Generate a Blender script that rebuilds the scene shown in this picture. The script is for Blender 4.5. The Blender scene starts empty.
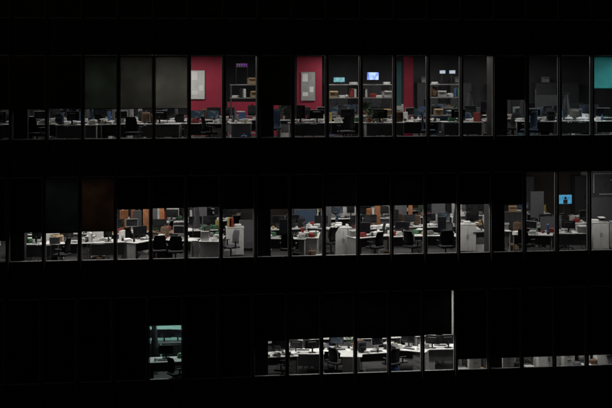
import bpy, bmesh, math, random
from mathutils import Vector, Matrix, Euler
R = random.Random(31)
scene = bpy.context.scene
COL = scene.collection
scene.view_settings.view_transform = 'Standard'
scene.view_settings.look = 'None'
scene.view_settings.exposure = 0

# ------------------------------------------------------------ materials
def mat(name, col, rough=0.6, var=0.25, scale=6.0, metal=0.0, bump=0.0, trans=0.0):
    m = bpy.data.materials.new(name); m.use_nodes = True
    nt = m.node_tree; n = nt.nodes; l = nt.links
    b = n['Principled BSDF']
    tc = n.new('ShaderNodeTexCoord'); no = n.new('ShaderNodeTexNoise')
    no.inputs['Scale'].default_value = scale; no.inputs['Detail'].default_value = 5
    oi = n.new('ShaderNodeObjectInfo')
    add = n.new('ShaderNodeVectorMath'); add.operation = 'ADD'
    l.new(tc.outputs['Object'], add.inputs[0]); l.new(oi.outputs['Random'], add.inputs[1])
    l.new(add.outputs[0], no.inputs['Vector'])
    r = n.new('ShaderNodeValToRGB')
    r.color_ramp.elements[0].position = .3; r.color_ramp.elements[1].position = .7
    r.color_ramp.elements[0].color = tuple(c*(1-var) for c in col)+(1,)
    r.color_ramp.elements[1].color = tuple(min(1, c*(1+var*.6)) for c in col)+(1,)
    l.new(no.outputs['Fac'], r.inputs['Fac']); l.new(r.outputs['Color'], b.inputs['Base Color'])
    b.inputs['Roughness'].default_value = rough; b.inputs['Metallic'].default_value = metal
    if bump:
        bp = n.new('ShaderNodeBump'); bp.inputs['Strength'].default_value = bump
        l.new(no.outputs['Fac'], bp.inputs['Height']); l.new(bp.outputs[0], b.inputs['Normal'])
    if trans:
        t = n.new('ShaderNodeBsdfTranslucent'); l.new(r.outputs['Color'], t.inputs['Color'])
        mx = n.new('ShaderNodeMixShader'); mx.inputs[0].default_value = trans
        l.new(b.outputs[0], mx.inputs[1]); l.new(t.outputs[0], mx.inputs[2])
        l.new(mx.outputs[0], n['Material Output'].inputs['Surface'])
    return m

def emis(name, c1, c2, st, kind='grad'):
    m = bpy.data.materials.new(name); m.use_nodes = True
    nt = m.node_tree; n = nt.nodes; l = nt.links
    b = n['Principled BSDF']; b.inputs['Base Color'].default_value = (.02,.02,.02,1)
    b.inputs['Roughness'].default_value = .3
    tc = n.new('ShaderNodeTexCoord')
    v = n.new('ShaderNodeTexVoronoi'); v.inputs['Scale'].default_value = 9
    v.distance = 'CHEBYCHEV'
    l.new(tc.outputs['Object'], v.inputs['Vector'])
    r = n.new('ShaderNodeValToRGB'); r.color_ramp.interpolation = 'CONSTANT' if kind=='blocks' else 'LINEAR'
    r.color_ramp.elements[0].color = c1+(1,); r.color_ramp.elements[1].color = c2+(1,)
    r.color_ramp.elements[1].position = .62
    sx = n.new('ShaderNodeSeparateColor'); l.new(v.outputs['Color'], sx.inputs[0])
    l.new(sx.outputs[0], r.inputs['Fac'])
    l.new(r.outputs['Color'], b.inputs['Emission Color'])
    b.inputs['Emission Strength'].default_value = st
    m.cycles.emission_sampling = 'NONE'
    return m

M = {}
M['white'] = mat('white_laminate', (.72,.72,.70), .4, .12)
M['pale'] = mat('pale_grey_laminate', (.40,.40,.395), .5, .15)
M['panel'] = mat('grey_modesty_panel', (.13,.13,.135), .6, .2)
M['mid'] = mat('mid_grey_laminate', (.20,.20,.20), .5, .15)
M['black'] = mat('black_plastic', (.015,.015,.017), .45, .3)
M['dark'] = mat('dark_grey_plastic', (.045,.045,.05), .5, .3)
M['tallc'] = mat('grey_cabinet_paint', (.07,.07,.075), .5, .15)
M['mesh'] = mat('black_mesh_fabric', (.018,.018,.022), .9, .4, 40)
M['blue'] = mat('blue_fabric', (.05,.085,.14), .9, .3, 30)
M['greyf'] = mat('grey_fabric', (.12,.12,.13), .9, .25, 30)
M['teal'] = mat('teal_fabric', (.05,.14,.15), .9, .3, 30)
M['brownf'] = mat('brown_jacket_cloth', (.13,.08,.05), .95, .35, 12, 0, .4)
M['brown'] = mat('orange_brown_board', (.42,.17,.07), .75, .35, 8)
M['wood'] = mat('wood_veneer', (.28,.17,.09), .5, .3, 10)
M['metal'] = mat('brushed_metal', (.35,.35,.36), .35, .15, 20, .8)
M['paper'] = mat('white_paper', (.88,.88,.87), .8, .05, 20)
M['card'] = mat('cardboard', (.33,.23,.13), .85, .2, 12)
M['red'] = mat('red_painted_wall', (.36,.022,.055), .7, .15, 1.5)
M['redp'] = mat('red_plastic', (.30,.04,.035), .5, .15)
M['yel'] = mat('yellow_plastic', (.42,.32,.10), .5, .15)
M['grn'] = mat('green_plastic', (.07,.2,.1), .5, .15)
M['bluep'] = mat('blue_plastic', (.06,.11,.25), .5, .15)
M['leaf'] = mat('houseplant_leaf', (.04,.11,.03), .6, .4)
M['terra'] = mat('terracotta', (.3,.12,.07), .8, .2)
M['facade'] = mat('black_facade_panel', (.022,.022,.024), .5, .35, 1.5, 0, .05)
M['mull'] = mat('anodised_mullion', (.05,.05,.052), .5, .3, 4, .2)
M['frame'] = mat('window_frame_metal', (.42,.42,.43), .4, .2, 8, .2)
M['wall'] = mat('dark_interior_paint', (.085,.085,.092), .8, .35, .6)
M['wallb'] = mat('taupe_interior_paint', (.065,.052,.043), .8, .3, .8)
M['tealw'] = mat('mint_painted_wall', (.34,.62,.54), .8, .2, 2)
M['carpet'] = mat('grey_carpet', (.05,.05,.052), .95, .3, 18, 0, .3)
M['ceil'] = mat('ceiling_tile', (.14,.14,.14), .9, .1, 4)
M['conc'] = mat('concrete', (.2,.2,.19), .85, .2, 3)
M['asph'] = mat('asphalt', (.05,.05,.05), .9, .3, 2, 0, .2)
M['colm'] = mat('dark_column_cladding', (.02,.02,.022), .6, .3, 3)
M['bl_black'] = mat('blackout_blind_fabric', (.022,.022,.023), .9, .3, 1.5, trans=.35)
M['bl_e'] = mat('dark_grey_blind_fabric', (.045,.045,.046), .9, .45, 1.2, trans=.55)
M['bl_g'] = mat('green_grey_blind_fabric', (.205,.235,.205), .9, .3, 1.2, trans=.65)
M['bl_b'] = mat('grey_blind_fabric', (.28,.28,.255), .9, .3, 1.2, trans=.65)
M['bl_c'] = mat('pale_grey_blind_fabric', (.44,.435,.405), .9, .25, 1.2, trans=.65)
M['bl_d'] = mat('charcoal_blind_fabric', (.09,.10,.10), .9, .3, 1.2, trans=.5)
M['bl_br'] = mat('brown_blind_fabric', (.14,.10,.075), .9, .35, 1.5, trans=.55)
M['bl_t'] = mat('cyan_blind_fabric', (.30,.68,.68), .9, .14, 2, trans=.75)
M['edge_sheet'] = mat('bright_edge_sheet', (.8,.8,.78), .9, .08, 10, trans=.7)
M['soff'] = mat('dark_screen_glass', (.012,.013,.016), .12, .1)
M['sblue'] = emis('blue_lit_screen', (.04,.13,.9), (.5,.65,1.0), 1.2)
M['steal'] = emis('cyan_lit_screen', (.05,.45,.55), (.35,.75,.8), .6)
M['sglow'] = emis('cool_white_shelf_light', (.35,.5,.7), (.75,.85,1.0), .6)
M['sdim'] = emis('dim_lit_screen', (.02,.04,.06), (.09,.11,.13), .4, 'blocks')
M['stv'] = emis('blue_television_picture', (.06,.40,.75), (.15,.6,.95), .5)
M['purp'] = emis('purple_led', (.5,.05,.9), (.6,.1,.9), .45)
M['lampe'] = emis('lamp_diffuser', (1,.97,.92), (1,.97,.92), 1.0)

g = bpy.data.materials.new('window_glass'); g.use_nodes = True
n = g.node_tree.nodes; l = g.node_tree.links; n.remove(n['Principled BSDF'])
tr = n.new('ShaderNodeBsdfTransparent'); tr.inputs[0].default_value = (.84,.86,.85,1)
gl = n.new('ShaderNodeBsdfGlossy'); gl.inputs['Roughness'].default_value = .03
fr = n.new('ShaderNodeFresnel'); fr.inputs[0].default_value = 1.45
mx = n.new('ShaderNodeMixShader')
l.new(fr.outputs[0], mx.inputs[0]); l.new(tr.outputs[0], mx.inputs[1]); l.new(gl.outputs[0], mx.inputs[2])
l.new(mx.outputs[0], n['Material Output'].inputs['Surface'])
M['glass'] = g

# ------------------------------------------------------------ mesh helpers
class MB:
    def __init__(s): s.bm = bmesh.new()
    def box(s, c, d, bev=0.0, rot=(0,0,0), seg=1):
        r = bmesh.ops.create_cube(s.bm, size=1)
        vs = r['verts']
        bmesh.ops.scale(s.bm, vec=d, verts=vs)
        if bev:
            es = list({e for v in vs for e in v.link_edges})
            rr = bmesh.ops.bevel(s.bm, geom=es, offset=bev, segments=seg, affect='EDGES', profile=.5)
            vs = list({v for f in rr['faces'] for v in f.verts} | {v for v in vs if v.is_valid})
        if any(rot):
            bmesh.ops.rotate(s.bm, cent=(0,0,0), matrix=Euler(rot).to_matrix(), verts=vs)
        bmesh.ops.translate(s.bm, vec=c, verts=vs); return s
    def cyl(s, p1, p2, r1, r2=None, seg=10):
        p1 = Vector(p1); p2 = Vector(p2); d = p2-p1
        r = bmesh.ops.create_cone(s.bm, cap_ends=True, segments=seg, radius1=r1, radius2=r1 if r2 is None else r2, depth=d.length)
        q = d.to_track_quat('Z','Y').to_matrix()
        bmesh.ops.rotate(s.bm, cent=(0,0,0), matrix=q, verts=r['verts'])
        bmesh.ops.translate(s.bm, vec=(p1+p2)/2, verts=r['verts']); return s
    def poly(s, pts, z0, z1):
        a = [s.bm.verts.new((x,y,z0)) for x,y in pts]; b = [s.bm.verts.new((x,y,z1)) for x,y in pts]
        s.bm.faces.new(list(reversed(a))); s.bm.faces.new(b)
        k = len(pts)
        for i in range(k): s.bm.faces.new((a[i],a[(i+1)%k],b[(i+1)%k],b[i]))
        return s
    def done(s, name, m, smooth=False):
        bmesh.ops.recalc_face_normals(s.bm, faces=s.bm.faces)
        me = bpy.data.meshes.new(name); s.bm.to_mesh(me); s.bm.free()
        me.materials.append(M[m])
        if smooth:
            for p in me.polygons: p.use_smooth = True
        return me

def obj(name, data, parent=None, loc=(0,0,0), rz=0.0, **kw):
    o = bpy.data.objects.new(name, data); COL.objects.link(o)
    o.location = loc; o.rotation_euler = (0,0,rz)
    if parent: o.parent = parent
    for k,v in kw.items(): o[k] = v
    return o

# ------------------------------------------------------------ templates
T = {}
def tpl(key, name, parts, label, cat, group=None):
    T[key] = dict(name=name, parts=parts, label=label, cat=cat, group=group)

def desk_leg(w, d, sx, m='pale'):
    return MB().box((sx*(w/2-.05),0,.37),(.03,d*.86,.70),.004).box((sx*(w/2-.05),0,.018),(.07,d*.9,.03),.004).done('desk_leg', m)
def desk_top(w, d, m):
    return MB().box((0,0,.735),(w,d,.032),.008).done('desk_top', m)
for key, w, m, lab in (('desk_w',1.4,'white','white rectangular office desk on panel legs'),
                  ('desk_p',1.4,'pale','pale grey office desk on panel legs'),
                  ('desk_wood',1.4,'wood','wood veneer office desk on grey legs')):
    tpl(key,'desk',[('desk_top',desk_top(w,.75,m)),('leg',desk_leg(w,.75,-1)),('leg',desk_leg(w,.75,1)),
        ('modesty_panel',MB().box((0,.28,.50),(w-.14,.018,.38),.003).done('modesty_panel','panel'))],lab,'desk','desks in the open-plan offices')
pts = [(-.85,.4),(-.85,-.3),(-.25,-.3)]
for k in range(7):
    a = math.pi/2*k/6
    pts.append((-.25+.35*math.sin(a), -.65+.35*math.cos(a)))
pts += [(.1,-1.1),(.8,-1.1),(.85,-1.05),(.85,.4)]
tpl('desk_corner','desk',[('desk_top',MB().poly(pts,.72,.75).done('corner_desk_top','white')),
    ('leg',MB().box((-.82,.03,.36),(.03,.6,.71),.004).done('corner_leg','pale')),
    ('leg',MB().box((.47,-1.06,.36),(.6,.03,.71),.004).done('corner_leg','pale')),
    ('leg',MB().box((.8,.3,.36),(.05,.1,.71),.004).done('corner_leg','pale')),
    ('modesty_panel',MB().box((0,.37,.5),(1.5,.018,.4),.003).done('corner_modesty','panel'))],
    'white curved corner desk on panel legs','desk','desks in the open-plan offices')

def backmesh(m, H, th=.035, grow=1.0, y0=0.0, z0=.53, name='chair_backrest', both=False):
    bm = bmesh.new(); W = 6; V = 6; g1 = []
    for j in range(V+1):
        row = []
        for i in range(W+1):
            u = i/W*2-1; t = j/V
            ww = .22*grow*(1-.18*t**3)*(1 if 0<j<V else .9)
            z = z0+H*t + (R.uniform(-.02,.02) if both else 0)
            row.append((u*ww, y0-.23-.05*t*t+.02*math.sin(t*3.1)-.05*(1-u*u)+.03+(R.uniform(-.012,.012) if both else 0), z))
        g1.append([bm.verts.new(p) for p in row])
    for j in range(V):
        for i in range(W): bm.faces.new((g1[j][i],g1[j][i+1],g1[j+1][i+1],g1[j+1][i]))
    bmesh.ops.solidify(bm, geom=bm.faces[:], thickness=th)
    mb = MB(); mb.bm.free(); mb.bm = bm
    return mb.done(name,m,True)
def chair(key, m, lab, highback=False, jacket=None):
    b = MB()
    for k in range(5):
        a = k*2*math.pi/5+.3
        p = (.29*math.cos(a), .29*math.sin(a), .075)
        b.cyl((0,0,.11), p, .022, .014, 6)
        b.cyl((p[0]-.012*math.sin(a),p[1]+.012*math.cos(a),.03),(p[0]+.012*math.sin(a),p[1]-.012*math.cos(a),.03),.028,None,8)
        b.cyl((p[0],p[1],.05),p,.008,None,5)
    b.cyl((0,0,.09),(0,0,.42),.025,None,8)
    base = b.done('chair_base','black')
    seat = MB().box((0,0,.46),(.48,.47,.075),.03,(0,0,0),2).done('chair_seat',m,True)
    H = .62 if highback else .48
    parts = [('base',base),('seat',seat),('backrest',backmesh(m,H))]
    for sx in (-1,1):
        parts.append(('armrest',MB().box((sx*.27,.0,.67),(.05,.25,.025),.008).box((sx*.27,-.02,.56),(.025,.05,.22),.004).box((sx*.235,-.02,.455),(.09,.05,.02),.003).done('chair_armrest','black')))
    if jacket: parts.append(('jacket',backmesh(jacket,H-.08,.10,1.16,.02,.64,'draped_jacket',True)))
    tpl(key,'office_chair',parts,lab,'chair','swivel chairs at the desks')
chair('ch_k','mesh','black swivel office chair on castors beside a desk')
chair('ch_b','blue','blue fabric swivel chair on castors beside a desk', True)
chair('ch_g','greyf','grey fabric swivel chair on castors beside a desk')
chair('ch_j1','mesh','black swivel chair with a brown jacket over its back',False,'brownf')
chair('ch_j2','mesh','black swivel chair with a grey jacket over its back',False,'mid')
chair('ch_j3','mesh','black swivel chair with a blue jacket over its back',False,'blue')

def monitor(key, scr, lab, w=.54, h=.33, bodym='black', zz=.14):
    b = MB().box((0,0,zz+h/2),(w,.03,h),.006).box((0,.025,zz+h/2),(w*.6,.04,h*.6),.012)
    body = b.done('monitor_housing',bodym)
    s = MB().box((0,-.0165,zz+h/2+.004),(w-.03,.004,h-.035)).done('monitor_screen',scr)
    st = MB().box((0,.03,.008),(.24,.18,.014),.004).box((0,.055,(zz+.1)/2),(.05,.02,zz+.08),.004).done('monitor_stand',bodym)
    tpl(key,'monitor',[('housing',body),('screen',s),('stand',st)],lab,'monitor','computer monitors on the desks')
monitor('mon','soff','black flat monitor switched off on a desk',.5,.3)
monitor('mon_g','soff','dark grey flat monitor switched off on a desk',.46,.28,'dark')
monitor('mon_w','soff','pale grey monitor standing on a desk',.44,.28,'pale')
monitor('mon_dim','sdim','black monitor with dimly lit screen on a desk',.48,.28)
monitor('mon_tall','soff','black portrait-format monitor switched off on a desk',.3,.46)
monitor('mon_blue','sblue','monitor with bright blue screen on a high shelf',.44,.3)
monitor('mon_teal','steal','small monitor with cyan lit screen on a shelf',.42,.2,'black',.06)
monitor('shelf_glow','sglow','small bluish white glow on a tall stand, standing in for shelf lights',.26,.15,'black',.36)  # monitor shape stands in for the bluish white lights above the shelving

b = MB().box((0,0,.012),(.44,.15,.018),.004)
for r_ in range(4):
    b.box((0,-.05+.034*r_,.024),(.40,.026,.008),.002)
tpl('keyb','keyboard',[(None,b.done('keyboard','dark'))],'dark grey computer keyboard lying on a desk','keyboard','keyboards on the desks')
b = MB()
for k in range(9): b.box((R.uniform(-.015,.015),R.uniform(-.015,.015),.004+k*.009),(.21,.297,.008),0,(0,0,R.uniform(-.2,.2)))
tpl('papers','paper_stack',[(None,b.done('paper_stack','paper'))],'untidy stack of white papers on a desk','papers','paper stacks on the desks')
b = MB()
for x,y,a in ((0,0,.2),(.18,.06,-.5),(-.15,.1,.9)): b.box((x,y,.003+abs(a)*.004),(.21,.297,.002),0,(0,0,a))
tpl('sheets','paper_sheets',[(None,b.done('paper_sheets','paper'))],'loose white paper sheets spread on a desk','papers','paper sheets on the desks')
for c in ('redp','bluep','white','yel','grn','black'):
    b = MB().cyl((0,0,0),(0,0,.1),.038,.042,12)
    b.box((.055,0,.05),(.03,.012,.06),.004)
    cn = {'redp':'red','bluep':'blue','white':'white','yel':'yellow','grn':'green','black':'black'}[c]
    tpl('mug_'+c,'mug',[(None,b.done('mug',c,True))],cn+' mug with handle standing on a desk','mug','mugs on the desks')
    b = MB().box((0,0,.16),(.075,.28,.31),.006).box((0,-.142,.2),(.045,.004,.12))
    tpl('bin_'+c,'ring_binder',[(None,b.done('ring_binder',c))],cn+' ring binder standing upright on a desk','binder','ring binders on desks and shelves')
    if c in ('redp','bluep','white','grn'):
        b = MB()
        for k,(w_,d_) in enumerate(((.24,.17),(.22,.16),(.25,.18),(.2,.15))): b.box((.01*(k%2),0,.018+.036*k),(w_,d_,.035),.002,(0,0,.15*(k%3-1)))
        tpl('books_'+c,'book_pile',[(None,b.done('book_pile',c))],'pile of '+cn+' hardback books on a desk','books','book piles')
b = MB()
for k,(w_,d_) in enumerate(((.24,.17),(.22,.16),(.25,.18),(.2,.15))): b.box((.01*(k%2),0,.018+.036*k),(w_,d_,.035),.002,(0,0,.15*(k%3-1)))
tpl('books','book_pile',[(None,b.done('book_pile','mid'))],'pile of grey hardback books on a desk','books','book piles')
b = MB().cyl((0,0,0),(0,0,.17),.035,.035,12).cyl((0,0,.17),(0,0,.21),.035,.013,12).cyl((0,0,.21),(0,0,.24),.015,None,10)
tpl('bottle','water_bottle',[(None,b.done('bottle','bluep',True))],'blue water bottle standing on a desk','bottle','bottles on the desks')
b = MB().box((0,0,.03),(.2,.2,.04),.01,(.25,0,0)).box((-.07,0,.075),(.045,.2,.035),.012,(.25,0,0))
tpl('phone','telephone',[(None,b.done('telephone','black'))],'black desk telephone with handset on a desk','telephone','telephones on the desks')
b = MB().cyl((0,0,0),(0,0,.02),.09,None,14).cyl((0,0,.02),(.05,.1,.3),.01).cyl((.05,.1,.3),(0,-.12,.46),.009)
tpl('dlamp','desk_lamp',[('arm',b.done('desk_lamp_arm','metal')),('lamp_shade',MB().cyl((0,-.1,.48),(0,-.19,.4),.03,.075,14).done('desk_lamp_shade','dark'))],'grey jointed desk lamp switched off on a desk','desk lamp')
for key,m,cn in (('cbox','card','brown cardboard'),('wbox','pale','pale grey cardboard')):
    b = MB().box((0,0,.11),(.3,.24,.2),.004).box((0,-.16,.215),(.3,.1,.006),0,(.5,0,0)).box((0,.16,.215),(.3,.1,.006),0,(-.6,0,0))
    tpl(key,'cardboard_box',[(None,b.done('cardboard_box',m))],cn+' box with open flaps','box','cardboard boxes')
b = MB()
for z in (.01,.075,.14): b.box((0,0,z),(.26,.34,.006),0)
for x,y in ((-.12,-.15),(.12,-.15),(-.12,.16),(.12,.16)): b.box((x,y,.08),(.014,.014,.16))
tpl('tray','letter_tray',[('tray',b.done('letter_tray','dark')),('paper',MB().box((0,0,.028),(.21,.297,.028),0,(0,0,.05)).done('tray_paper','paper')),('paper',MB().box((0,-.01,.155),(.21,.297,.022),0,(0,0,.1)).done('tray_paper','paper'))],'three-tier letter tray filled with white papers','letter tray','letter trays')
b = MB().cyl((0,0,0),(0,0,.1),.04,None,12)
for k in range(6):
    a=k*1.05; b.cyl((.015*math.cos(a),.015*math.sin(a),.02),(.04*math.cos(a),.04*math.sin(a),.17+.01*(k%3)),.005,None,5)
tpl('pens','pen_pot',[(None,b.done('pen_pot','dark'))],'dark pen pot holding several pens','pen pot','pen pots')
b = MB().box((0,0,.045),(.23,.12,.09),.004).box((0,0,.12),(.09,.015,.07),.004,(0,.2,0))
tpl('tissue','tissue_box',[(None,b.done('tissue_box','paper'))],'white tissue box on a desk','tissue box','tissue boxes')
b = MB().box((0,0,.22),(.2,.44,.43),.012).box((0,-.222,.3),(.16,.006,.05),.001).box((0,-.222,.12),(.12,.006,.14),.001)
tpl('tower','computer_tower',[(None,b.done('computer_tower','black'))],'black computer tower standing under a desk','computer','computer towers')
ped = MB().box((0,0,.3),(.42,.55,.58),.006).done('pedestal_body','white')
pp = [('body',ped)]
for z in (.12,.31,.5):
    pp += [('drawer',MB().box((0,-.283,z),(.39,.016,.17),.003).done('pedestal_drawer','white')),('handle',MB().box((0,-.297,z+.06),(.14,.012,.012)).done('pedestal_handle','dark'))]
tpl('ped','drawer_pedestal',pp,'white three-drawer pedestal beside a desk','drawer unit','drawer pedestals')
def cabinet(key,m1,m2,H,W_,lab):
    cab = MB().box((0,0,H/2),(W_,.42,H-.04),.006).box((0,0,H-.01),(W_+.04,.45,.025),.003).done('cabinet_body',m1)
    tpl(key,'cabinet',[('body',cab),('door',MB().box((-W_/4,-.219,H/2),(W_/2-.015,.018,H-.1),.003).done('cabinet_door',m1)),
   ('door',MB().box((W_/4,-.219,H/2),(W_/2-.015,.018,H-.1),.003).done('cabinet_door',m2)),
   ('handle',MB().box((-.03,-.235,H*.55),(.012,.014,.16)).done('cabinet_handle','black')),
   ('handle',MB().box((.03,-.235,H*.55),(.012,.014,.16)).done('cabinet_handle','black'))],
   lab,'cabinet','office cabinets')
cabinet('cab','white','white',1.0,.6,'white two-door office cabinet')
cabinet('cab_low','white','pale',.74,.8,'low white two-door office cabinet')
cabinet('cab_tall','tallc','tallc',1.95,.9,'tall grey two-door office cabinet against the wall')
cabinet('cab_dark','dark','dark',1.3,.8,'dark grey two-door office cabinet')
cabinet('cab_dlow','dark','dark',.98,.8,'low dark grey two-door office cabinet')
for key, m, cn in (('part_b','blue','blue'),('part_o','brown','orange-brown'),('part_g','greyf','grey'),('part_t','teal','teal'),('part_w','white','white')):
    fr_ = MB().box((-.4,0,.56),(.025,.045,1.08),.004).box((.4,0,.56),(.025,.045,1.08),.004).box((0,0,1.115),(.83,.046,.025),.004).box((-.35,0,.012),(.04,.4,.024),.004).box((.35,0,.012),(.04,.4,.024),.004).done('divider_frame','metal')
    pn = MB().box((0,0,.62),(.775,.03,.96),.004).done('divider_panel',m)
    tpl(key,'desk_divider',[('frame',fr_),('panel',pn)],cn+' fabric desk divider in a metal frame','divider','desk dividers')
RH = 2.02
parts = []
for x in (-.55,.55):
    for y in (-.2,.2): parts.append(('upright',MB().box((x,y,RH/2),(.035,.035,RH),.003).done('rack_upright','tallc')))
parts += [('shelf',MB().box((0,0,z),(1.16,.46,.03),.004).done('rack_shelf','mid')) for z in (.3,.9,1.55,RH)]
tpl('rack','storage_rack',parts,'tall metal storage rack with shelves','rack','storage racks')
def board(key, wd_, ht, m, sheets, lab, sm='paper'):
    p = [('frame',MB().box((0,0,0),(wd_,.02,ht),.004).done('board_frame','metal')),('panel',MB().box((0,-.0115,0),(wd_-.04,.006,ht-.04)).done('board_panel',m))]
    for x,z,a,c in sheets: p.append(('paper_sheet',MB().box((x,-.017,z),(a,.003,c)).done('pinned_sheet',sm)))
    tpl(key,'noticeboard',p,lab,'noticeboard')
board('wb',.56,1.12,'white',((-.12,.33,.21,.3),(.13,-.12,.15,.21),(-.11,-.3,.21,.15)),'white noticeboard with pinned sheets on a red wall')
board('wb2',.56,1.12,'pale',((-.12,.33,.21,.3),(.13,-.12,.15,.21),(-.11,-.3,.21,.15)),'pale noticeboard with notes on crimson wall')
board('db',1.3,1.0,'dark',((.0,.44,1.2,.025),(-.05,.36,1.0,.02),(-.56,.0,.03,.7),(.1,-.40,.9,.03),(.2,.12,.25,.03)),'dark panel board with a few thin pale strips','pale')
b = MB().box((-.42,0,.9),(.03,.03,1.75),.004).box((.42,0,.9),(.03,.03,1.75),.004).box((-.42,0,.03),(.04,.5,.04),.004).box((.42,0,.03),(.04,.5,.04),.004).box((0,0,.25),(.84,.02,.02))
tpl('mwb','mobile_pin_board',[('frame',b.done('mobile_board_frame','metal')),('panel',MB().box((0,0,1.2),(.8,.02,.7),.004).done('mobile_board_panel','tallc'))],'grey pin board on a wheeled metal frame','pin board')
b = MB().cyl((0,0,0),(0,0,.03),.2,.18,16).cyl((0,0,.03),(0,0,1.7),.018)
for k in range(5):
    a=k*1.257; b.cyl((0,0,1.62),(.16*math.cos(a),.16*math.sin(a),1.72),.01,None,6)
bm = MB()
rings=[]
for j in range(7):
    t=j/6; rings.append([bm.bm.verts.new(((.06+.13*t+.02*math.sin(3*k))*math.cos(k*.5236)+.06,(.05+.07*t+.015*math.sin(4*k+j))*math.sin(k*.5236)-.12,1.66-.75*t)) for k in range(12)])
for j in range(6):
    for k in range(12): bm.bm.faces.new((rings[j][k],rings[j][(k+1)%12],rings[j+1][(k+1)%12],rings[j+1][k]))
tpl('coat','coat_stand',[('pole',b.done('coat_stand_pole','black')),('coat',bm.done('hung_coat','dark',True))],'black coat stand with a dark coat hung on it','coat stand')
pl = MB().cyl((0,0,0),(0,0,.16),.07,.1,14).done('plant_pot','terra',True)
b = MB()
for k in range(46):
    a = R.uniform(0,6.28); e = R.uniform(.2,1.4); L = R.uniform(.12,.34)
    d_ = Vector((math.cos(a)*math.cos(e),math.sin(a)*math.cos(e),math.sin(e)))
    p = Vector((0,0,.15))+d_*L; s_ = Vector((-math.sin(a),math.cos(a),0))*.028
    q = [b.bm.verts.new(v) for v in (p-d_*.08, p+s_, p+d_*.09-Vector((0,0,.03)), p-s_)]
    b.bm.faces.new(q)
tpl('plant','potted_plant',[('pot',pl),('leaves',b.done('plant_leaves','leaf'))],'small leafy houseplant in a terracotta pot','plant')
b = MB().cyl((0,0,0),(0,0,.32),.1,.14,14)
tpl('wbin','waste_bin',[(None,b.done('waste_bin','dark',True))],'dark grey round waste bin on the carpet','bin','waste bins')
for c,cn in (('bluep','blue'),('mesh','black'),('brownf','brown'),('redp','red')):
    b = MB().box((0,0,.19),(.3,.16,.36),.06,(0,0,0),3).box((0,-.09,.13),(.22,.06,.18),.025,(0,0,0),2)
    b.cyl((-.05,0,.36),(0,0,.42),.01).cyl((.05,0,.36),(0,0,.42),.01)
    tpl('bag_'+c,'backpack',[(None,b.done('backpack',c,True))],cn+' backpack with front pocket','bag','bags')
tpl('laptop','laptop',[('keyboard_base',MB().box((0,0,.009),(.34,.24,.016),.004).done('laptop_base','dark')),
   ('screen',MB().box((0,.155,.12),(.34,.01,.22),.004,(-.3,0,0)).done('laptop_lid','pale'))],'open grey laptop on a desk','laptop','laptops')
tpl('clamp','ceiling_lamp',[('housing',MB().box((0,0,0),(1.25,.2,.05),.006).done('ceiling_lamp_housing','white')),('diffuser',MB().box((0,0,-.028),(1.19,.15,.006)).done('lamp_diffuser','lampe'))],'long white ceiling lamp lighting the office','lamp','office ceiling lamps')

def put(key, loc, rz=0.0, label=None):
    t = T[key]
    if len(t['parts'])==1 and t['parts'][0][0] is None:
        o = obj(t['name'], t['parts'][0][1], None, loc, rz)
    else:
        o = obj(t['name'], None, None, loc, rz); o.empty_display_size = .2
        for pn,me in t['parts']: obj(pn, me, o)
    o['label'] = label or t['label']; o['category'] = t['cat']
    if t['group']: o['group'] = t['group']
    return o

# ------------------------------------------------------------ geometry of the place
BAY = 1.148; X0 = -8.474; CX = -40*math.sin(math.radians(7)); CD = 40*math.cos(math.radians(7))
OFF = {0:0.0, 1:-.10, 2:-.19}      # window grid steps slightly from storey to storey
def mx_(i, fi=0): return X0+BAY*i+OFF[fi]
def bx(b, d, fi=0):
    xf = mx_(b,fi); return CX+(xf-CX)*(CD+d)/CD
SILL = [17.4, 13.44, 9.48]; FL = [s-.3 for s in SILL]; WH = 2.77
ALLS = [21.36]+SILL

bld = obj('office_building', None, None, (0,0,0))
bld['label'] = 'dark multi-storey office building with glazed facade at night'; bld['category'] = 'building'
XL, XR = -16.0, 18.0
w = BAY-.075; h = WH
fm = MB()
for sx in (-1,1): fm.box((sx*(w/2-.015),0,h/2),(.03,.09,h-.002),.003)
fm.box((0,0,.02),(w-.058,.09,.038),.003); fm.box((0,0,h-.02),(w-.058,.09,.038),.003)
FRAME = fm.done('window_frame','frame')
def pane(z0):
    bm = bmesh.new(); vs = [bm.verts.new(p) for p in ((-w/2+.03,0,z0),(w/2-.03,0,z0),(w/2-.03,0,h-.03),(-w/2+.03,0,h-.03))]; bm.faces.new(vs)
    me = bpy.data.meshes.new('glass_pane'); bm.to_mesh(me); bm.free(); me.materials.append(g); return me
_bc = {}
def blind(open_, m, narrow=0):
    k = (round(open_,2), m, narrow)
    if k in _bc: return _bc[k]
    b = MB(); z1 = h-.005; z0 = open_
    ww = BAY-.008
    b.box((-narrow/2,0,(z0+z1)/2),(ww-narrow,.003,z1-z0))
    b.box((-narrow/2,0,z0+.012),(ww-narrow,.018,.024),.004)
    if z1-z0 > .2: b.cyl((-ww/2+.01,.02,z1-.04),(ww/2-.01,.02,z1-.04),.03,None,8)
    _bc[k] = b.done('roller_blind', m); return _bc[k]
K='bl_black'; E='bl_e'
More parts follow.
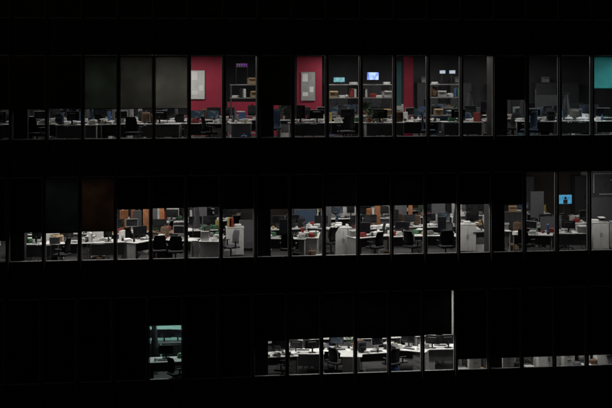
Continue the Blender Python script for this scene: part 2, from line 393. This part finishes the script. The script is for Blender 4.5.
blinds = {0:{i:(0.02,K) for i in range(-2,18)},  # fully lowered blinds, put in to keep this storey dark
 1:{-2:(1.0,K),-1:(1.0,K),0:(1.02,E),1:(1.0,'bl_g'),2:(1.0,'bl_b'),3:(1.0,'bl_c'),4:None,5:None,6:(1.1,'bl_d'),7:None,8:None,9:None,10:None,11:None,12:None,13:(1.25,K),14:None,15:None,16:(1.62,'bl_t'),17:(1.6,'bl_t')},
 2:{-2:(.7,K),-1:(.95,K),0:(.92,'bl_d'),1:(.95,'bl_br'),2:(1.66,K),3:(1.68,K),4:(1.7,K),5:(1.62,E),6:(1.6,K),7:(1.60,K),8:(1.66,E),9:(1.66,K),10:(1.66,E),11:(1.70,K),12:(1.66,K),13:(1.62,K),14:None,15:None,16:None,17:None},
 3:{i:(0.02,K) for i in range(-2,18)}}  # lowered blinds added to black out the unlit bays
for i in range(6,12): blinds[3][i] = (1.19+.03*((i*7)%3-1),E)
blinds[3][3] = (1.77,K)
for i in range(12,18): blinds[3][i] = (.36,K)
for r_, s in enumerate(ALLS):
    fi = max(0,r_-1)
    for i in range(-2,18):
        wn = obj('window', None, bld, (mx_(i+.5,fi),0,s))
        obj('window_frame', FRAME, wn, (0,.04,0))
        bl = blinds[r_][i]
        if bl:
            obj('glass_pane', pane(bl[0]), wn, (0,.03,0))
            obj('roller_blind', blind(bl[0],bl[1], .11 if (r_==3 and i==11) else 0), wn, (0,.13,0))  # one blind is narrowed so the added bright edge strip shows
zb = [25.1, 20.762, 16.802, 12.842, 0.1]
for r_ in range(4):
    fi = max(0,r_-1); z1, z0 = zb[r_], zb[r_+1]
    MMr = MB().box((0,-.03,(z0+z1)/2),(.068,.2,z1-z0-.006),.004).done('mullion','mull')
    for i in range(-2,19): obj('mullion', MMr, bld, (mx_(i,fi),0,0))
xa, xb = mx_(-2,2), mx_(18)
for z0,z1 in ((0.1,9.478),(12.252,13.438),(16.212,17.398),(20.172,21.358),(24.132,25.1)):
    b = MB().box(((xa+xb)/2,.03,(z0+z1)/2),(xb-xa,.06,z1-z0),.004)
    if z1-z0<2:
        for zz in (z0+.12, z1-.12): b.box(((xa+xb)/2,-.008,zz),(xb-xa,.03,.03),.004)
    obj('spandrel_panel', b.done('spandrel_panel','facade'), bld)
obj('end_wall', MB().box(((XL+xa)/2-.02,.05,12.6),(xa-XL-.04,.3,25)).done('end_wall','facade'), bld)
obj('end_wall', MB().box(((XR+xb)/2+.02,.05,12.6),(XR-xb-.04,.3,25)).done('end_wall','facade'), bld)
DEP = 10.0
obj('back_wall', MB().box((1,DEP+.1,12.6),(XR-XL,.2,25)).done('back_wall','wall'), bld)
for x in (XL+.1, XR-.1):
    obj('side_wall', MB().box((x,DEP/2+.1,12.6),(.2,DEP-.22,25)).done('side_wall','wall'), bld)
obj('roof', MB().box((1,DEP/2+.1,25.25),(XR-XL+.4,DEP+.8,.28),.02).done('roof','conc'), bld)
for k,f in enumerate([21.06]+FL):
    obj('floor_slab', MB().box((1,DEP/2+.08,f-.15),(XR-XL-.42,DEP-.06,.3)).done('floor_slab','carpet'), bld)
    obj('ceiling', MB().box((1,DEP/2+.08,f+3.16),(XR-XL-.42,DEP-.06,.06)).done('ceiling','ceil'), bld)
    if f<21:
        for b_ in (-.8,6.22,13.22):
            obj('column', MB().box((mx_(b_,k-1),.55,f+1.565),(.56,.6,3.12),.01).done('column','colm'), bld)
obj('wall_lining', MB().box((1,DEP-.02,FL[1]+1.5),(XR-XL-.6,.03,2.9)).done('wall_lining','wallb'), bld)

gr = obj('ground', MB().box((0,0,-.05),(600,600,.1)).done('ground','asph')); gr['kind']='structure'
pv = obj('pavement', MB().box((1,-2.3,.06),(50,4,.12),.01).done('pavement','conc')); pv['kind']='structure'

# ------------------------------------------------------------ lamps
def lamp(fi, b, d, P, col=(1,.97,.92), rz=0):
    x = bx(b,d,fi); z = FL[fi]+3.10
    o = put('clamp',(x,d,z),rz)
    L = bpy.data.lights.new('office_light','AREA'); L.shape='RECTANGLE'; L.size=1.19; L.size_y=.15; L.energy=P; L.color=col
    obj('light', L, o, (0,0,-.04))
for b,P in ((-1.0,9),(1.2,17),(3.2,19),(5.4,16),(8.0,28),(10.4,28),(12.6,22),(15.2,17)):
    lamp(0,b,1.7,P); lamp(0,b+.5,5.0,P*.95)
lamp(0,4.4,4.9,9); lamp(0,16.75,1.5,48,(.82,.97,1)); lamp(0,2.8,1.5,15,(1,.99,.97)); lamp(0,13.6,7.4,13); lamp(0,10.8,7.4,11)  # extra lamps, added to brighten the red wall and the cyan blind
for b,P in ((-.2,54),(1.4,30),(2.9,46),(4.6,26),(7.0,24),(8.6,46),(10.2,30),(12.0,38),(14.2,15),(16.4,44)):
    lamp(1,b,1.0,P*.8,(1,.97,.92)); lamp(1,b+.3,4.6,P*.75,(1,.97,.92))
for b,P in ((7.0,26),(8.4,42),(9.9,32),(11.2,40),(13.4,14),(15.8,14)):
    lamp(2,b,1.3,P*.85,(1,.98,.93)); lamp(2,b,4.4,P*.45,(1,.98,.93))
for b in (12.7,14.2,15.7,17.1): lamp(2,b,.45,34,(1,.98,.93))  # lamp row added behind the lowered blinds to light the furniture fronts
lamp(2,3.3,2.15,34,(.85,1,.95)); lamp(2,4.1,2.15,22,(.85,1,.95))

# ------------------------------------------------------------ interior walls
def iwall(fi, b0, b1, d, m, label, z0=0, z1=3.1, t=.1, cat='wall', name='partition_wall'):
    xa_, xb_ = bx(b0,d,fi), bx(b1,d,fi)
    o = obj(name, MB().box(((xa_+xb_)/2,d+t/2,FL[fi]+(z0+z1)/2+.002),(xb_-xa_,t,z1-z0-.004),.004).done(name,m))
    o['label']=label; o['category']=cat; return o
iwall(0,3.9,4.98,6.4,'red','crimson painted partition wall behind the desks')
iwall(0,5.1,6.6,6.4,'red','low crimson partition wall behind the desks',0,1.3)
iwall(0,7.12,7.85,6.0,'red','narrow crimson partition wall behind the desks')
iwall(0,10.28,10.55,4.2,'red','narrow crimson wall pier beside the racks')
iwall(0,10.02,10.2,4.2,'teal','slim dark teal wall strip beside the racks',1.2,2.85)
put('wb',(bx(4.25,6.3),6.36,FL[0]+1.96)); 
put('wb2',(bx(7.45,5.9),5.96,FL[0]+1.9))
iwall(2,2.7,4.6,3.0,'tealw','pale mint painted wall lit from above')
iwall(2,11.80,12.0,.32,'edge_sheet','narrow white translucent strip imitating a lit mullion edge',1.45,3.05,.01,'bright_edge_strip','bright_edge_strip')  # translucent strip added to draw the bright line of a lit mullion edge
iwall(2,2.5,2.58,.3,'wall','dark partition wall closing the small room',0,3.1,2.6)
iwall(2,4.9,4.98,.3,'wall','dark partition wall closing the small room',0,3.1,2.6)
for b0,b1,d,z1 in ((2.12,2.36,4.6,1.38),(2.44,2.55,4.8,1.5),(2.78,2.98,5.6,1.55),(3.24,3.38,5.2,1.45),(9.25,9.42,4.6,1.3),(9.5,9.66,4.9,1.42),(10.5,10.62,5.5,1.5),(12.8,12.9,5.0,1.4)):
    iwall(1,b0,b1,d,'brown','small orange-brown pin board screen behind the desks',0,z1,.06)
for b0,b1,d,z1 in ((2.5,2.74,4.65,1.35),(3.06,3.19,5.3,1.6),(4.2,4.6,5.4,1.6),(7.9,8.2,5.2,1.6),(10.1,10.45,5.6,1.6),(11.2,11.6,5.4,1.6),(14.2,14.6,6,1.7)):
    iwall(1,b0,b1,d,'greyf','grey fabric low partition screen behind the desks',0,z1,.06)
for b0,b1,d in ((2.15,2.5,7.0),(3.05,3.3,7.2),(3.45,3.8,7.1),(4.05,4.3,7.0),(8.1,8.25,7.4),(9.7,9.95,7.5),(11.8,12.1,7.5)):
    iwall(1,b0,b1,d,'white','white board screen standing behind the desks',0,1.9,.05)
iwall(1,1.25,1.75,3.2,'wood','wood framed door leaf standing open behind blinds',0,2.6,.05)

# ------------------------------------------------------------ workstations
deskz = .752
small = ['papers','papers','papers','papers','papers','papers','sheets','sheets','sheets','sheets','sheets','tray','tray','books','books_redp','books_white','books_white','books_grn','pens','tissue','tissue','mug_redp','mug_white','mug_black','mug_yel','bin_white','bin_white','bin_bluep','bin_black','bin_redp','bin_yel','bottle','phone','dlamp','plant','cbox','wbox','wbox','laptop','bag_mesh','bag_brownf']
big = {'bin_white','bin_bluep','bin_black','bin_redp','bin_yel','cbox','wbox','tray','dlamp','plant','bag_mesh','bag_brownf','bag_bluep','laptop'}
def station(fi, b, d, rz=0.0, desk='desk_w', ch='ch_k', nm=1, div=None, extra=5, ped_=False):
    cx, cy, cz = bx(b,d,fi), d, FL[fi]+.002
    ca, sa = math.cos(rz), math.sin(rz)
    def W(x,y,z): return (cx+ca*x-sa*y, cy+sa*x+ca*y, cz+z)
    put(desk, (cx,cy,cz), rz)
    mons = ['mon','mon_g','mon','mon_w','mon_tall','mon','mon_dim']
    if nm==1: put(R.choice(mons), W(R.uniform(-.15,.15),.16,deskz), rz+R.uniform(-.5,.5))
    elif nm==2:
        put(R.choice(mons), W(-.27,.17,deskz), rz+R.uniform(.0,.4)); put(R.choice(mons), W(.27,.17,deskz), rz-R.uniform(0,.4))
    if nm: put('keyb', W(R.uniform(-.08,.08),-.14,deskz), rz+R.uniform(-.2,.2))
    sl = [(-.54,-.16),(.54,-.18),(.36,-.2),(-.36,-.2),(-.0,-.3)]
    if nm<2: sl += [(-.54,.2),(.54,.2),(.36,.12)]
    R.shuffle(sl)
    for k in range(min(extra,len(sl))):
        s = R.choice(small)
        if abs(sl[k][0])<.5 and s in big: s=R.choice(('sheets','mug_white','papers','pens','books_white'))
        if s=='laptop' and nm==2: s='papers'
        put(s, W(sl[k][0]*.98,sl[k][1]*.85,deskz), rz+R.uniform(-.8,.8))
    if ch:
        if ch=='ch_k' and R.random()<.45: ch = R.choice(('ch_j1','ch_j2','ch_j3','ch_g'))
        put(ch, W(R.uniform(-.35,.35), -.60-R.uniform(0,.3),0), rz+R.uniform(-1.5,1.5))
    if div: put(div, W(R.uniform(-.25,.25),.46,0), rz)
    if ped_: put('ped', W(.42,-.0,0), rz)
    if R.random()<.4: put('tower', W(-.5,.02,0), rz)
    if R.random()<.55: put(R.choice(('bag_mesh','bag_bluep','bag_brownf','cbox','wbin','wbox')), W(R.choice((-.92,.92)),R.uniform(-.4,.1),0), rz+R.uniform(-1,1))

pi = math.pi
lay0 = [(-1.4,1.4,pi,'desk_p','ch_k',1,None),(-.1,1.6,0,'desk_w','ch_k',1,None),(.85,1.2,pi,'desk_w','ch_b',1,None),
 (2.0,1.5,.1,'desk_w','ch_k',1,None),(3.2,1.4,pi,'desk_w','ch_k',1,None),(4.45,1.5,0,'desk_w','ch_k',2,None),
 (5.45,1.7,pi/2,'desk_w','ch_k',1,None),(7.45,1.4,pi,'desk_p','ch_k',2,None),(8.55,1.6,0,'desk_w','ch_g',1,None),
 (9.65,1.3,pi,'desk_w','ch_k',1,None),(10.75,1.6,.0,'desk_p','ch_b',1,None),(12.0,1.3,pi,'desk_w','ch_k',1,None),
 (12.95,2.0,pi/2,'desk_p','ch_k',1,None),(14.25,1.4,0,'desk_w','ch_b',1,None),(15.35,1.5,pi,'desk_p','ch_b',1,None),
 (16.5,1.5,0,'desk_w','ch_k',1,None)]
lay0b = [(-.9,3.6,0,'desk_p','ch_k',1,'part_g'),(.2,3.4,pi,'desk_w','ch_b',1,None),(1.3,3.7,0,'desk_w','ch_k',2,'part_b'),(2.5,3.5,pi/2,'desk_w','ch_b',1,None),
 (3.6,3.6,0,'desk_w','ch_k',2,'part_g'),(4.9,4.1,pi,'desk_w','ch_k',2,None),(6.2,4.0,0,'desk_w','ch_b',1,None),(7.1,3.7,pi,'desk_w','ch_k',2,None),
 (8.1,4.2,0,'desk_w','ch_k',2,None),(9.25,4.1,pi,'desk_w','ch_b',2,'part_g'),(10.45,3.0,0,'desk_w','ch_g',1,None),(11.35,4.1,pi,'desk_w','ch_k',2,'part_b'),
 (12.5,4.0,0,'desk_w','ch_k',2,'part_g'),(13.7,3.7,pi,'desk_w','ch_b',1,'part_t'),(14.9,3.9,0,'desk_w','ch_k',2,'part_b'),(16.0,3.8,pi,'desk_w','ch_b',1,None)]
lay0c = [(.6,6.5,0,'desk_w','ch_k',2,None),(2.2,6.3,pi,'desk_w','ch_k',2,'part_g'),(6.7,7.4,pi,'desk_p','ch_k',1,None),(8.7,6.8,0,'desk_w','ch_k',2,'part_b'),(9.9,6.6,pi,'desk_w','ch_b',2,None),
 (11.2,7.0,0,'desk_w','ch_k',2,'part_g'),(12.7,6.7,pi,'desk_w','ch_k',2,None),(14.3,6.8,0,'desk_w','ch_b',2,'part_t'),(15.7,6.8,pi,'desk_w','ch_k',2,'part_b')]
for L_ in (lay0,lay0b,lay0c):
    for b,d,rz,dk,ch,nm,dv in L_:
        station(0,b,d+R.uniform(-.1,.15),rz+R.uniform(-.25,.25),dk,ch,nm,dv,extra=R.randint(6,8),ped_=R.random()<.35)
def rack(fi,b,d,items):
    x=bx(b,d,fi); put('rack',(x,d,FL[fi]+.002))
    for key,ox,z in items: put(key,(x+ox,d+R.uniform(-.05,.05),FL[fi]+.002+z+.016),R.uniform(-.35,.35))
S2=1.55
rack(0,8.45,2.75,[('mon_teal',-.12,RH),('papers',.4,RH),('bin_white',.42,S2),('bin_redp',.32,S2),('cbox',-.35,S2),('papers',-.02,S2),('mug_white',.16,S2),('tray',.3,.9),('books',-.3,.9),('bag_mesh',0,.9)])
rack(0,9.45,2.75,[('mon_blue',-.13,RH),('papers',.37,RH),('papers',.1,S2),('bin_black',-.45,S2),('bin_white',-.36,S2),('books_redp',-.12,S2),('wbox',.38,S2),('tray',0,.9),('cbox',.35,.9),('plant',-.35,.9)])
rack(0,11.5,2.75,[('shelf_glow',.27,RH),('shelf_glow',-.08,RH),('papers',-.38,RH),('wbox',-.1,S2),('bin_grn',.47,S2),('bin_bluep',.38,S2),('books_white',.2,S2),('bag_brownf',-.42,S2),('tray',.2,.9),('cbox',-.25,.9)])
rack(0,5.65,3.0,[('cbox',.2,RH),('bin_black',-.2,S2),('bin_white',-.1,S2),('cbox',.3,S2),('papers',-.4,S2),('tray',-.2,.9),('bag_mesh',.2,.9)])
o = obj('led_sign', None, None, (bx(5.52,2.7),2.72,FL[0]+2.72)); o['label']='small glowing purple led sign above a rack'; o['category']='sign'
b_ = MB().box((0,0,.045),(.36,.014,.012))
for k in range(5): b_.box((-.16+.08*k,0,.0),(.012,.013,.10))
obj('lettering', b_.done('led_bars','purp'), o)
obj('bracket', MB().box((0,.02,0),(.42,.012,.14),.003).box((-.2,.03,-.34),(.012,.012,.7)).box((.2,.03,-.34),(.012,.012,.7)).done('led_bracket','black'), o)
for b,d in ((13.9,3.0),(1.0,2.6),(15.2,2.8),(12.3,5.4)): put('coat',(bx(b,d),d,FL[0]+.002),R.uniform(0,6))
put('mwb',(bx(14.6,5.4),5.4,FL[0]+.002),-.3)
for fi,bs in ((0,(-.5,1.1,6.3,8.3,9.3,11.0,12.0,13.2,14.6,15.3)),(1,(0,1.4,3,4.8,7.8,9.3,11.6,12.3,14,15.9))):
    for b in bs:
        x = bx(b,9.3,fi); put('cab_tall',(x,9.6,FL[fi]+.002))
        if R.random()<.6: put(R.choice(('cbox','wbox')),(x+R.uniform(-.2,.2),9.6,FL[fi]+1.956))

lay1 = [(-.1,1.3,pi,'desk_w','ch_k',1,None),(-1.8,1.2,0,'desk_w','ch_k',1,None),(.75,1.2,0,'desk_w','ch_k',1,None),(1.75,1.4,pi,'desk_w','ch_g',1,None),
 (2.75,1.5,.6,'desk_w','ch_k',1,None),(3.75,1.6,-.6,'desk_w','ch_k',1,None),(4.75,1.5,pi/2,'desk_w','ch_g',1,None),
 (6.9,1.5,0,'desk_p','ch_k',1,None),(7.55,1.9,pi/2,'desk_w','ch_k',1,None),(9.3,1.5,.7,'desk_w','ch_k',1,None),
 (10.45,1.6,0,'desk_w','ch_k',1,None),(11.45,1.5,-.5,'desk_w','ch_k',1,None),(12.95,2.4,pi,'desk_p','ch_k',1,None),(14.25,1.4,0,'desk_w','ch_k',1,None),
 (15.3,1.6,pi,'desk_w','ch_k',1,None)]
lay1b = [(-.3,3.4,0,'desk_w','ch_k',2,None),(1.0,3.6,pi,'desk_w','ch_b',2,None),(2.3,3.4,.3,'desk_w','ch_k',2,None),(3.4,3.5,pi-.3,'desk_wood','ch_k',1,None),(4.5,3.9,0,'desk_w','ch_k',2,None),
 (5.7,3.7,pi,'desk_w','ch_k',1,'part_g'),(6.9,3.7,0,'desk_w','ch_k',2,'part_g'),(8.0,3.8,pi-.4,'desk_w','ch_b',1,None),(9.2,3.5,.3,'desk_w','ch_k',2,None),(10.3,3.8,pi,'desk_w','ch_k',2,None),
 (11.4,3.8,0,'desk_w','ch_g',2,'part_w'),(12.4,4.0,pi,'desk_wood','ch_k',1,None),(13.6,3.9,0,'desk_w','ch_k',1,None),(14.8,3.4,pi,'desk_w','ch_k',2,'part_g'),(16,3.9,0,'desk_w','ch_k',1,None)]
lay1c = [(2.2,6.2,0,'desk_w','ch_k',2,None),(3.8,6.2,pi,'desk_w','ch_b',2,None),(5.2,6.5,0,'desk_w','ch_k',2,None),(7.4,6.4,pi,'desk_w','ch_k',2,'part_b'),(8.6,6.5,0,'desk_w','ch_k',2,'part_w'),
 (9.9,6.5,pi,'desk_w','ch_k',2,None),(11.3,6.5,0,'desk_w','ch_k',2,'part_b'),(12.5,6.6,pi,'desk_w','ch_k',2,None),(14.2,6.9,0,'desk_w','ch_k',2,None),(2.9,8.6,0,'desk_w','ch_k',2,None),(4.4,8.6,0,'desk_w','ch_k',2,None),(7.6,8.6,0,'desk_w','ch_k',2,None),(9.2,8.6,0,'desk_w','ch_k',2,None),(10.7,8.6,0,'desk_w','ch_k',2,None)]
for L_ in (lay1,lay1b,lay1c):
    for b,d,rz,dk,ch,nm,dv in L_:
        station(1,b,d+R.uniform(-.1,.15),rz+(R.uniform(-.3,.3) if d<6 else 0),dk,ch,nm,dv,extra=R.randint(6,8),ped_=R.random()<.35)
def cab_(fi,b,d,rz=0,items=(),key='cab',H=1.006):
    x=bx(b,d,fi); put(key,(x,d,FL[fi]+.002),rz)
    for k,ox in items: put(k,(x+ox,d,FL[fi]+H),R.uniform(-.3,.3))
cab_(1,5.4,2.5,0,[('bin_yel',-.2),('bin_redp',-.1),('papers',.1)])
cab_(1,8.5,2.0,0.2,[('papers',-.1),('mug_white',.2)])
cab_(1,12.25,2.3,-.1,[('papers',0)])
cab_(1,.3,2.4,0.1,[('papers',-.1),('wbox',.12)])
cab_(1,1.45,2.5,0,[('papers',0)])
cab_(1,16.3,2.2,0,[('papers',-.15),('tray',.1)])
cab_(1,16.95,2.2,0,[('papers',0)])
iwall(1,16.0,17.6,3.1,'wall','dark partition wall carrying a noticeboard')
put('db',(bx(16.6,3.05,1),3.085,FL[1]+2.3))
cab_(1,13.65,3.0,0,[('cbox',0)],'cab_dark',1.306)
put('coat',(bx(4.2,3.0,1),3.0,FL[1]+.002),1); put('coat',(bx(11.9,3.0,1),3.0,FL[1]+.002),2)
o = obj('television', None, None, (bx(15.24,4.5,1),4.5,FL[1]+1.56)); o['label']='flat television showing a bright blue picture on a stand'; o['category']='television'
obj('housing', MB().box((0,0,0),(.58,.05,.38),.008).done('tv_housing','black'), o)
obj('screen', MB().box((0,-.027,0),(.54,.004,.34)).done('tv_screen','stv'), o)
obj('picture_figure', MB().cyl((.02,-.029,.05),(.02,-.0315,.05),.05,None,14).box((.02,-.0305,-.085),(.17,.0025,.16),.001).done('tv_picture_figure','dark'), o)
obj('stand', MB().cyl((0,.05,-1.54),(0,.05,0),.03).box((0,.05,-1.54),(.7,.5,.03),.005).done('tv_stand','black'), o)

lay2 = [(6.7,1.2,0,'desk_w','ch_k',1,None),(7.5,1.5,pi,'desk_w','ch_k',2,None),(8.5,1.7,0,'desk_corner','ch_k',1,None),(9.6,1.3,.2,'desk_w','ch_k',1,None),
 (10.6,1.5,-.4,'desk_w','ch_g',1,None),(11.5,1.6,pi,'desk_w','ch_k',2,None),(3.5,.95,.15,'desk_p','ch_j3',1,None),
 (12.6,1.8,pi,'desk_w','ch_k',1,None),(13.8,1.9,0,'desk_w','ch_k',1,None),(15.3,1.8,pi,'desk_w','ch_k',0,None),(16.5,1.8,0,'desk_w','ch_k',1,None)]
lay2b = [(6.9,3.3,pi,'desk_w','ch_k',2,'part_g'),(7.9,3.6,0,'desk_w','ch_k',2,None),(9.0,3.5,pi,'desk_w','ch_b',2,None),(10.1,3.5,0,'desk_w','ch_k',2,'part_g'),
 (11.2,3.7,pi,'desk_w','ch_k',2,None),(8.3,5.6,pi,'desk_w','ch_k',2,'part_g'),(9.7,5.6,0,'desk_w','ch_k',2,None),(11.0,5.8,pi,'desk_w','ch_k',2,'part_b'),(7.0,5.5,0,'desk_w','ch_k',1,None)]
for L_ in (lay2,lay2b):
    for b,d,rz,dk,ch,nm,dv in L_:
        station(2,b,d,rz+R.uniform(-.2,.2),dk,ch,nm,dv,extra=(R.randint(6,8) if b>5 else 2),ped_=R.random()<.5 and dk!='desk_corner')
for b,its in ((3.02,(('mon',-.1),)),(3.72,(('mon_g',.14),('mon',-.32))),(4.42,(('cbox',0),))):
    cab_(2,b,2.5,0,its,'cab_dlow',.986)
put('coat',(bx(3.12,2.0,2),2.0,FL[2]+.002),2)
seq = [('wbox',12.2),('ped',12.55),('cbox',12.85),('wbox',13.15),('ped',13.6),('bag_mesh',13.9),('wbox',14.2),('cab_low',14.75),('ped',15.35),('wbin',15.7),('wbox',15.95),('bag_brownf',16.2),('cab_low',16.6),('ped',17.15)]
for k,b in seq:
    dd = {'wbox':.66,'cbox':.64,'bag_mesh':.6,'bag_brownf':.65,'wbin':.6}.get(k,1.0)+R.uniform(-.03,.08)
    put(k,(bx(b,dd,2),dd,FL[2]+.002),R.uniform(-.25,.25))
    if k in('wbox','cbox'): put('papers',(bx(b,dd,2)+.02,dd-.34,FL[2]+.002),R.uniform(-.4,.4),'stack of white papers lying on the carpet')
for f_,b,k in ((2,9.2,'wbin'),(2,10.2,'bag_bluep'),(1,10.9,'wbin'),(0,8.1,'bag_bluep'),(0,9.2,'wbox'),(0,2.5,'cbox'),(1,4.2,'wbox'),(1,9.9,'bag_brownf'),(1,7.2,'bag_mesh'),(0,11.4,'bag_mesh')):
    put(k,(bx(b,.6,f_),.6,FL[f_]+.002),R.uniform(-.6,.6))

# ------------------------------------------------------------ night sky and faint moonlight
wd = bpy.data.worlds.new('World'); scene.world = wd; wd.use_nodes = True
n = wd.node_tree.nodes; l = wd.node_tree.links
sky = n.new('ShaderNodeTexSky'); sky.sky_type='NISHITA'; sky.sun_disc=False
sky.sun_elevation=math.radians(18); sky.sun_rotation=math.radians(205)
l.new(sky.outputs[0], n['Background'].inputs['Color']); n['Background'].inputs['Strength'].default_value=.0008
S = bpy.data.lights.new('moon','SUN'); S.energy=.004; S.angle=math.radians(.5); S.color=(1,.97,.93)
so = obj('moon_light', S, None, (0,-30,40)); so.rotation_euler=(math.radians(72),0,math.radians(-25))

cam = bpy.data.cameras.new('camera'); cam.lens=70.6; cam.shift_y=-.235; cam.clip_end=1500
co = obj('camera', cam, None, (CX,-CD,20)); co.rotation_euler=(math.radians(90),0,math.radians(-7))
scene.camera = co
